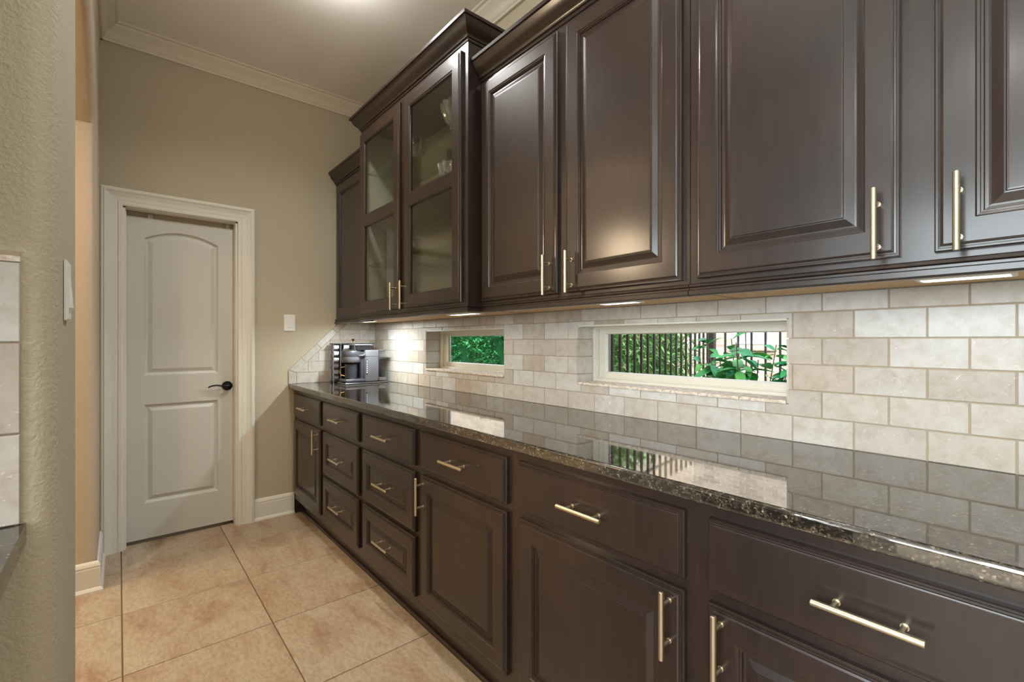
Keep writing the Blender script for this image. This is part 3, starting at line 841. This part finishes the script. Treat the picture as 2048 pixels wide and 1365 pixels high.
# ------------------------------------------------------------------ switches
def switch(org, fn, lab):
    t = thing('light_switch', lab, 'switch', org)
    MB().panel(-.0375, .0375, -.058, .058, [(0, 0), (0, .003), (.003, .0055), (.006, .006)], fn, capback=True).build('plate', 'white_plastic', t)
    mb = MB(); pr = [(-.033, .0055), (-.033, .011), (.033, .0065), (.033, .0055)]
    mb.add([fn(s * .016, b, d) for s in (-1, 1) for b, d in pr], [(0, 1, 2, 3), (7, 6, 5, 4), (0, 1, 5, 4), (1, 2, 6, 5), (2, 3, 7, 6)])
    mb.build('rocker', 'white_plastic', t)
    for b in (-.049, .049):
        MB().tube([fn(0, b, .0058), fn(0, b, .0066)], .0028, 8).build('screw', 'fixture_plastic', t)
    return t
switch((0.001, -.632, 1.345), lambda a, b, d: (0.001 + d, -.632 + a, 1.345 + b), 'white rocker light switch on the wall right of the door')
SX, SY, SZ = 2.262, YS, 1.315
switch((SX, SY, SZ), lambda a, b, d: (SX + a, SY + .001 + d, SZ + b), 'white rocker switch seen edge-on on the pier at left')

# ------------------------------------------------------------------ second counter on the tiled wall beside the camera
mbx = MB()
counter(mbx, -2.60, -1.672, -.648, 0, .880, .914)
mbx.v = [(XP + .001 - y, x, z) for x, y, z in mbx.v]
tag(mbx.build('countertop', 'granite', org=(XP + .32, -2.1, .88)), 'dark granite counter corner at the lower left edge', 'countertop')
MB().box(XP, XP + .002, -2.6, -1.679, .914, 1.365).build('grout_bed', 'grout', wp)
for i in range(6):
    y1 = -1.677 - i * .1533; y0 = y1 - .1533
    for z0, z1 in ((.914, 1.064), (1.064, 1.2145), (1.2145, 1.347)):
        MB().prism([(y0 + gg, z0 + gg), (y1 - gg, z0 + gg), (y1 - gg, z1 - gg), (y0 + gg, z1 - gg)], GX(XP), 0.0, .008, .0012).build('wall_tile', 'travertine', wp, org=(XP, (y0 + y1) / 2, (z0 + z1) / 2))
    MB().prism([(y0 + gg, 1.348), (y1 - gg, 1.348), (y1 - gg, 1.357), (y0 + gg, 1.357)], GX(XP), 0.0, .006).build('edge_strip', 'travertine_rough', wp, org=(XP, (y0 + y1) / 2, 1.35))
t = thing('base_cabinet', 'dark base cabinet under the granite counter at lower left', 'cabinet', (XP + .3, -2.2, 0))
MB().box(XP + .002, XP + .60, -2.58, -1.86, .10, .8795).build('body', 'espresso', t)
MB().box(XP + .002, XP + .54, -2.58, -1.88, 0, .10).build('toe_kick', 'espresso', t)

t = thing('wall_cabinet', 'unseen dark wall cabinet added above the left granite counter to darken reflections', 'cabinet', (XP + .16, -2.3, 1.36))  # added out of view, darkens what the right-hand upper doors reflect
MB().box(XP + .002, XP + .31, -2.90, -1.80, 1.362, 2.70).build('body', 'espresso', t)
for y0 in (-2.88, -2.34):
    MB().panel(y0, y0 + .52, 1.39, 2.66, EDGE + IN_F + [(.0755, .0090), (.095, .0150), (.102, .0170)], GX(XP + .31), capback=True).build('door', 'espresso', t, org=(XP + .31, y0 + .26, 1.39))

# ------------------------------------------------------------------ coffee corner
ZT = .9145
# pod rack along the end wall
RX0, RX1, RY0, RY1, RH = .045, .115, -.365, -.050, .285
t = thing('pod_rack', 'dark metal coffee pod rack standing in the counter corner', 'rack', ((RX0 + RX1) / 2, -.2, ZT))
MB().box(RX0, RX1, RY0, RY1, ZT + .004, ZT + .012).build('tray', 'rack_dark', t)
MB().box(RX0, RX1, RY0, RY1, ZT + RH - .006, ZT + RH).build('top_plate', 'rack_dark', t)
MB().box(RX0, RX0 + .004, RY0 + .05, RY1, ZT + .012, ZT + RH - .006).build('back_plate', 'rack_dark', t)
MB().box(RX0, RX1, -.312, -.306, ZT + .012, ZT + RH - .006).build('divider', 'rack_dark', t)
for x in (RX0 + .002, RX1 - .002):
    for y in (RY0 + .002, -.312, RY1 - .003):
        MB().tube([(x, y, ZT), (x, y, ZT + RH)], .0028, 8).build('upright', 'chrome', t)
for k in range(7):
    z = ZT + .012 + k * .0452
    if k: MB().box(RX0, RX1, RY0, RY1, z - .0012, z).build('shelf', 'chrome', t)
pod = MB().lathe([(.001, 0.0), (.0205, 0.0), (.0225, .001), (.0225, .003), (.0205, .004), (.0195, .010), (.0165, .042), (.0150, .044), (.001, .044)], (0, 0, 0), 20, 'y').data('pod_cup', 'pod_white')
lid = MB().lathe([(.001, -.0012), (.020, -.0012), (.0205, 0.0), (.001, 0.0)], (0, 0, 0), 20, 'y').data('pod_lid', 'pod_lid')
def add_pod(x, y, z, lab):
    p = thing('coffee_pod', lab, 'coffee pod', (x, y, z), 'coffee pods in the rack')
    link('cup', pod, p, (x, y, z)); link('lid', lid, p, (x, y, z))
ordn = ['bottom', 'second from bottom', 'third from bottom', 'fourth from bottom', 'fifth from bottom', 'top']
for k in range(6):
    add_pod(.080, RY0 + .004, ZT + .012 + .0226 + k * .0452, 'white coffee pod in the front column of the rack, ' + ordn[k])
for k in (4, 5):
    for j in range(2):
        add_pod(.080, -.285 + j * .07, ZT + .012 + .0226 + k * .0452, 'white coffee pod on the %s level behind the rack divider, %s' % (ordn[k], ('nearer the divider', 'farther back')[j]))

# single-serve brewer, facing -y
t = thing('coffee_brewer', 'grey single-serve coffee brewer with clear water tank on the counter', 'coffee maker', (.265, -.21, ZT))
bx, by = (.185, .330), (-.362, -.085)
MB().cbox(bx[0], bx[1] + .004, by[0], by[1] + .045, ZT, ZT + .009, .003).build('foot', 'steel', t)
MB().cbox(bx[0] + .004, bx[1] - .002, by[0] + .006, -.205, ZT + .012, ZT + .034, .008).build('drip_tray', 'brewer_dark', t)
MB().cbox(bx[0] + .020, bx[1] - .016, by[0] + .016, -.225, ZT + .033, ZT + .036, .001).build('drip_grate', 'steel', t)
body = MB().cbox(bx[0], bx[1], -.214, -.112, ZT + .012, ZT + .238, .010).build('body', 'brewer_grey', t)
MB().box(bx[0] - .0004, bx[1] + .0006, -.2145, -.1115, ZT + .192, ZT + .1935).build('seam', 'brewer_black', body)
MB().cbox(bx[0] + .006, bx[1] - .022, -.240, -.205, ZT + .034, ZT + .20, .006).build('front_panel', 'brewer_dark', t)
for k in range(7):
    MB().lathe([(.0005, 0), (.0042, 0), (.0042, .0016), (.0005, .0018)], (bx[1] - .0002, -.2035, ZT + .078 + k * .0135), 12, 'x').build('button', 'white_plastic', body)
MB().box(bx[1] - .001, bx[1] + .0004, -.2105, -.197, ZT + .064, ZT + .170).build('button_strip', 'brewer_black', body)
# brew head: rounded drum in front of the body
hc = (.2575, -.292)
MB().lathe([(.002, ZT + .150), (.058, ZT + .150), (.064, ZT + .156), (.066, ZT + .170), (.068, ZT + .182), (.068, ZT + .190)], (hc[0], hc[1], 0), 36).build('brew_ring', 'brewer_grey', t)
MB().lathe([(.002, ZT + .1905), (.065, ZT + .1905), (.066, ZT + .194), (.065, ZT + .228), (.062, ZT + .232), (.002, ZT + .233)], (hc[0], hc[1], 0), 36).build('brew_head', 'brewer_dark', t)
MB().cbox(bx[0] + .010, bx[1] - .024, -.262, -.208, ZT + .150, ZT + .226, .005).build('neck', 'brewer_dark', t)
MB().lathe([(.002, ZT + .233), (.056, ZT + .233), (.050, ZT + .240), (.044, ZT + .241), (.002, ZT + .241)], (hc[0], hc[1], 0), 36).build('head_cap', 'chrome', t)
# raised lid with its loop handle
hl = [(.225, -.235 + .0, ZT + .268)]
lidp = MB().cbox(.205, .318, -.290, -.150, ZT + .268, ZT + .280, .005).build('lid', 'brewer_grey', t)
loop = [(.262, -.285, ZT + .270), (.264, -.288, ZT + .235), (.266, -.280, ZT + .205), (.268, -.262, ZT + .193), (.270, -.236, ZT + .192), (.270, -.215, ZT + .200)]
MB().tube([(x + .05, y, z + .006) for x, y, z in loop], .006, 10).build('loop_handle', 'steel', lidp)
MB().cbox(.225, .312, -.270, -.165, ZT + .235, ZT + .268, .004).build('needle_housing', 'brewer_black', lidp)
# clear tank at the back
tk = MB().cbox(bx[0] + .010, bx[1] - .006, -.108, -.062, ZT + .040, ZT + .230, .006).build('water_tank', 'tank_glass', t)
MB().cbox(bx[0] + .006, bx[1] - .002, -.111, -.058, ZT + .230, ZT + .238, .003).build('tank_lid', 'brewer_grey', tk)
MB().cbox(bx[0] + .006, bx[1] - .002, -.111, -.056, ZT + .012, ZT + .040, .003).build('tank_base', 'steel', tk)
# travel mug under the head
t = thing('steel_mug', 'dark steel mug standing under the brewer head', 'mug', (hc[0], hc[1] + .002, ZT + .037))
MB().lathe([(.002, ZT + .0365), (.040, ZT + .0365), (.042, ZT + .040), (.043, ZT + .138), (.041, ZT + .140), (.040, ZT + .138), (.039, ZT + .045), (.002, ZT + .044)], (hc[0], hc[1] + .002, 0), 32).build('wall', 'brewer_dark', t)
MB().tube([(hc[0] - .020, hc[1] - .036, ZT + .120), (hc[0] - .030, hc[1] - .062, ZT + .115), (hc[0] - .032, hc[1] - .066, ZT + .085), (hc[0] - .028, hc[1] - .060, ZT + .060), (hc[0] - .020, hc[1] - .036, ZT + .056)], .0045, 10).build('mug_handle', 'gold', t)
# gold stirrer leaning in a small cup behind the brewer
t = thing('gold_stirrer', 'small gold topped stirrer rising behind the coffee brewer', 'stirrer', (.150, -.235, ZT))
MB().tube([(.150, -.235, ZT), (.150, -.235, ZT + .300)], .0030, 8).build('rod', 'gold', t)
MB().lathe([(.001, ZT + .300), (.006, ZT + .302), (.010, ZT + .310), (.014, ZT + .313), (.010, ZT + .318), (.001, ZT + .319)], (.150, -.235, 0), 18).build('finial', 'gold', t)
MB().lathe([(.001, ZT), (.018, ZT), (.020, ZT + .004), (.006, ZT + .008), (.004, ZT + .012)], (.150, -.235, 0), 18).build('stand_foot', 'gold', t)

# ------------------------------------------------------------------ outside
gnd = struct(MB().box(-14, 14, .2, 16, -.35, -.25).build('ground', 'soil'), 'bare soil of the side yard')
# house exterior soffit keeps the sky from the glass
def leaf_mesh(name, L, W, material, curl=.25):
    mb = MB(); n = 5
    for i in range(n):
        u = i / (n - 1); w = W * math.sin(math.pi * (0.08 + .90 * u)) ** .8; z = -curl * L * u * u
        mb.v += [(-w / 2, L * u, z + w * .18), (0, L * u, z), (w / 2, L * u, z + w * .18)]
    for i in range(n - 1):
        a = i * 3; mb.f += [(a, a + 1, a + 4, a + 3), (a + 1, a + 2, a + 5, a + 4)]; mb.sm += [True, True]
    return mb.data(name, material, recalc=False)
broad = leaf_mesh('leaf', .125, .055, 'leaf_broad')

def shrub(x, y, h, spread, n, lab, rs):
    rnd = random.Random(rs)
    t = thing('broadleaf_shrub', lab, 'shrub', (x, y, -.25), 'shrubs along the side yard')
    ns = 14
    for s in range(ns):
        a = rnd.uniform(0, 6.28); rr = spread * rnd.uniform(.25, 1); hh = h * rnd.uniform(.80, 1.0)
        pts = [Vector((x + rr * math.cos(a) * (k / 5) ** 1.4, y + rr * math.sin(a) * (k / 5) ** 1.4, -.25 + (hh + .25) * k / 5)) for k in range(6)]
        MB().tube(pts, [.007, .0065, .006, .005, .004, .003], 6).build('stem', 'stem_brown', t)
        for q in range(n // ns):
            u = .999 - .34 * rnd.random(); k = min(4, int(u * 5)); p = pts[k].lerp(pts[k + 1], u * 5 - k)
            o = bpy.data.objects.new('leaf', broad); COL.objects.link(o); o.parent = t
            yaw = rnd.uniform(0, 6.28); off = Vector((-math.sin(yaw), math.cos(yaw), 0)) * .01
            o.location = p + off - Vector((x, y, -.25))
            o.rotation_euler = (rnd.uniform(-.5, .7), rnd.uniform(-.5, .5), yaw)
            sc_ = rnd.uniform(.7, 1.15); o.scale = (sc_, sc_, sc_)
shrub(2.24, 1.50, 1.32, .36, 294, 'broad-leaved shrub in front of the fence at the middle of the long window', 1)
shrub(2.98, 1.34, 1.22, .36, 294, 'broad-leaved shrub at the right end of the fence window', 3)

def leaf_cloud(name, fn, n, L, W, material, rs, lab, org, stemfn=None):
    rnd = random.Random(rs); mb = MB()
    t = thing(name, lab, 'hedge' if 'hedge' in name else 'shrub', org, None)
    for i in range(n):
        p = Vector(fn(rnd)); yaw = rnd.uniform(0, 6.28); pit = rnd.uniform(-.9, 1.1); s_ = rnd.uniform(.6, 1.2)
        M = Matrix.Rotation(yaw, 3, 'Z') @ Matrix.Rotation(pit, 3, 'X') @ Matrix.Rotation(rnd.uniform(-.7, .7), 3, 'Y')
        pts = [Vector((0, 0, 0)), Vector((W / 2, L * .45, .004)), Vector((0, L, -L * .15)), Vector((-W / 2, L * .45, .004))]
        mb.add([p + M @ (q * s_) for q in pts], [(0, 1, 2, 3)])
    o = mb.build('foliage', material, t, recalc=False); o['kind'] = 'stuff'
    return t
def hedge_pts(r):
    x = r.uniform(-3.2, .15); y = 1.75 + abs(r.gauss(0, .14)); z = r.uniform(.5, 1.50)
    return (x, y + .07 * math.sin(z * 11 + x * 7), z)
leaf_cloud('clipped_hedge', hedge_pts, 16000, .050, .024, 'leaf_hedge', 5, 'dense small-leaved green hedge outside the shorter window', (-1.5, 1.9, -.25))
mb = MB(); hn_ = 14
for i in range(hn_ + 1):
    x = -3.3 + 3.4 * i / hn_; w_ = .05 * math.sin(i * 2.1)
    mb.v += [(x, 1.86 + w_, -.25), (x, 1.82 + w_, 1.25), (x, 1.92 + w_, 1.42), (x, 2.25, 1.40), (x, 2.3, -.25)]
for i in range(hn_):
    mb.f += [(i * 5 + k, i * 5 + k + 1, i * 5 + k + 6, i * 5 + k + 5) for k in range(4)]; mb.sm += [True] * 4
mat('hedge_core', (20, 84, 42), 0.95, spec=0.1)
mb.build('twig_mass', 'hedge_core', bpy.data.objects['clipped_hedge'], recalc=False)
def ole_pts(r):
    t_ = r.random()
    return (max(.22, 1.30 - .40 * t_ - abs(r.gauss(0, .25))), 1.0 + 2.3 * t_, r.uniform(.7, 1.70))
leaf_cloud('oleander', ole_pts, 7500, .15, .024, 'leaf_oleander', 8, 'long-leaved oleander growing behind the iron fence', (.8, 2.8, -.25))
MB().tube([(.9, 2.8, -.25), (.85, 2.8, .8), (.75, 2.85, 1.7)], [.02, .015, .008], 8).build('stem', 'stem_brown', bpy.data.objects['oleander'])

# iron fence: run going away from the house, then turning along the yard
t = thing('iron_fence', 'black iron picket fence running through the side yard', 'fence', (1.5, 2.0, -.25))
picket = MB().box(-.008, .008, -.008, .008, -.15, 1.75).data('picket', 'iron_black')
f0, fd_ = Vector((1.560, .82, 0)), Vector((-.0155, .1083, 0))
for k in range(20):
    p = f0 + fd_ * k; o = link('picket', picket, t, (p.x, p.y, 0)); o.rotation_euler.z = .14
fe = f0 + fd_ * 20.2
MB().box(fe.x - .028, fe.x + .028, fe.y - .028, fe.y + .028, -.25, 1.85).build('post', 'iron_black', t)
for k in range(1, 32):
    link('picket', picket, t, (fe.x + .125 * k, fe.y + .02, 0))
for z in (.05, 1.62):
    MB().tube([(f0.x, f0.y, z), (fe.x, fe.y, z)], .012, 4).build('rail', 'iron_black', t)
    MB().tube([(fe.x, fe.y + .02, z), (fe.x + 4.0, fe.y + .02, z)], .012, 4).build('rail', 'iron_black', t)

# neighbour's house
t = thing('neighbor_house', 'pale brick neighbouring house seen over the fence', 'house', (0, 6.2, -.25))
mb = MB()
wy0, wx0, wx1, wz0, wz1 = 6.2, .03, .60, 1.165, 2.5
mb.box(-9, wx0, wy0, wy0 + .3, -.25, 4.4); mb.box(wx1, 9, wy0, wy0 + .3, -.25, 4.4)
mb.box(wx0, wx1, wy0, wy0 + .3, -.25, wz0); mb.box(wx0, wx1, wy0, wy0 + .3, wz1, 4.4)
mb.build('brick_wall', 'pale_brick', t)
w = MB().panel(wx0, wx1, wz0, wz1, [(0, 0), (0, .06), (.05, .06), (.05, .02)], FX(wy0 + .03), cap=False).build('window', 'white_plastic', t)
MB().box(wx0 + .05, wx1 - .05, wy0 + .03, wy0 + .06, wz0 + .05, wz1 - .05).build('pane', 'pane_sky_tint', w)
MB().box(wx0 - .08, wx1 + .08, wy0 - .05, wy0, wz0 - .10, wz0 - .01).build('window_ledge', 'pale_brick', t)
MB().box(-9.3, 9.3, wy0 - .5, wy0 + .4, 4.4, 4.52).build('eave', 'white_plastic', t)
MB().add([(-9.3, wy0 - .5, 4.52), (9.3, wy0 - .5, 4.52), (9.3, wy0 + 2.5, 5.6), (-9.3, wy0 + 2.5, 5.6)], [(0, 1, 2, 3)]).build('roof', 'roof_tile', t)
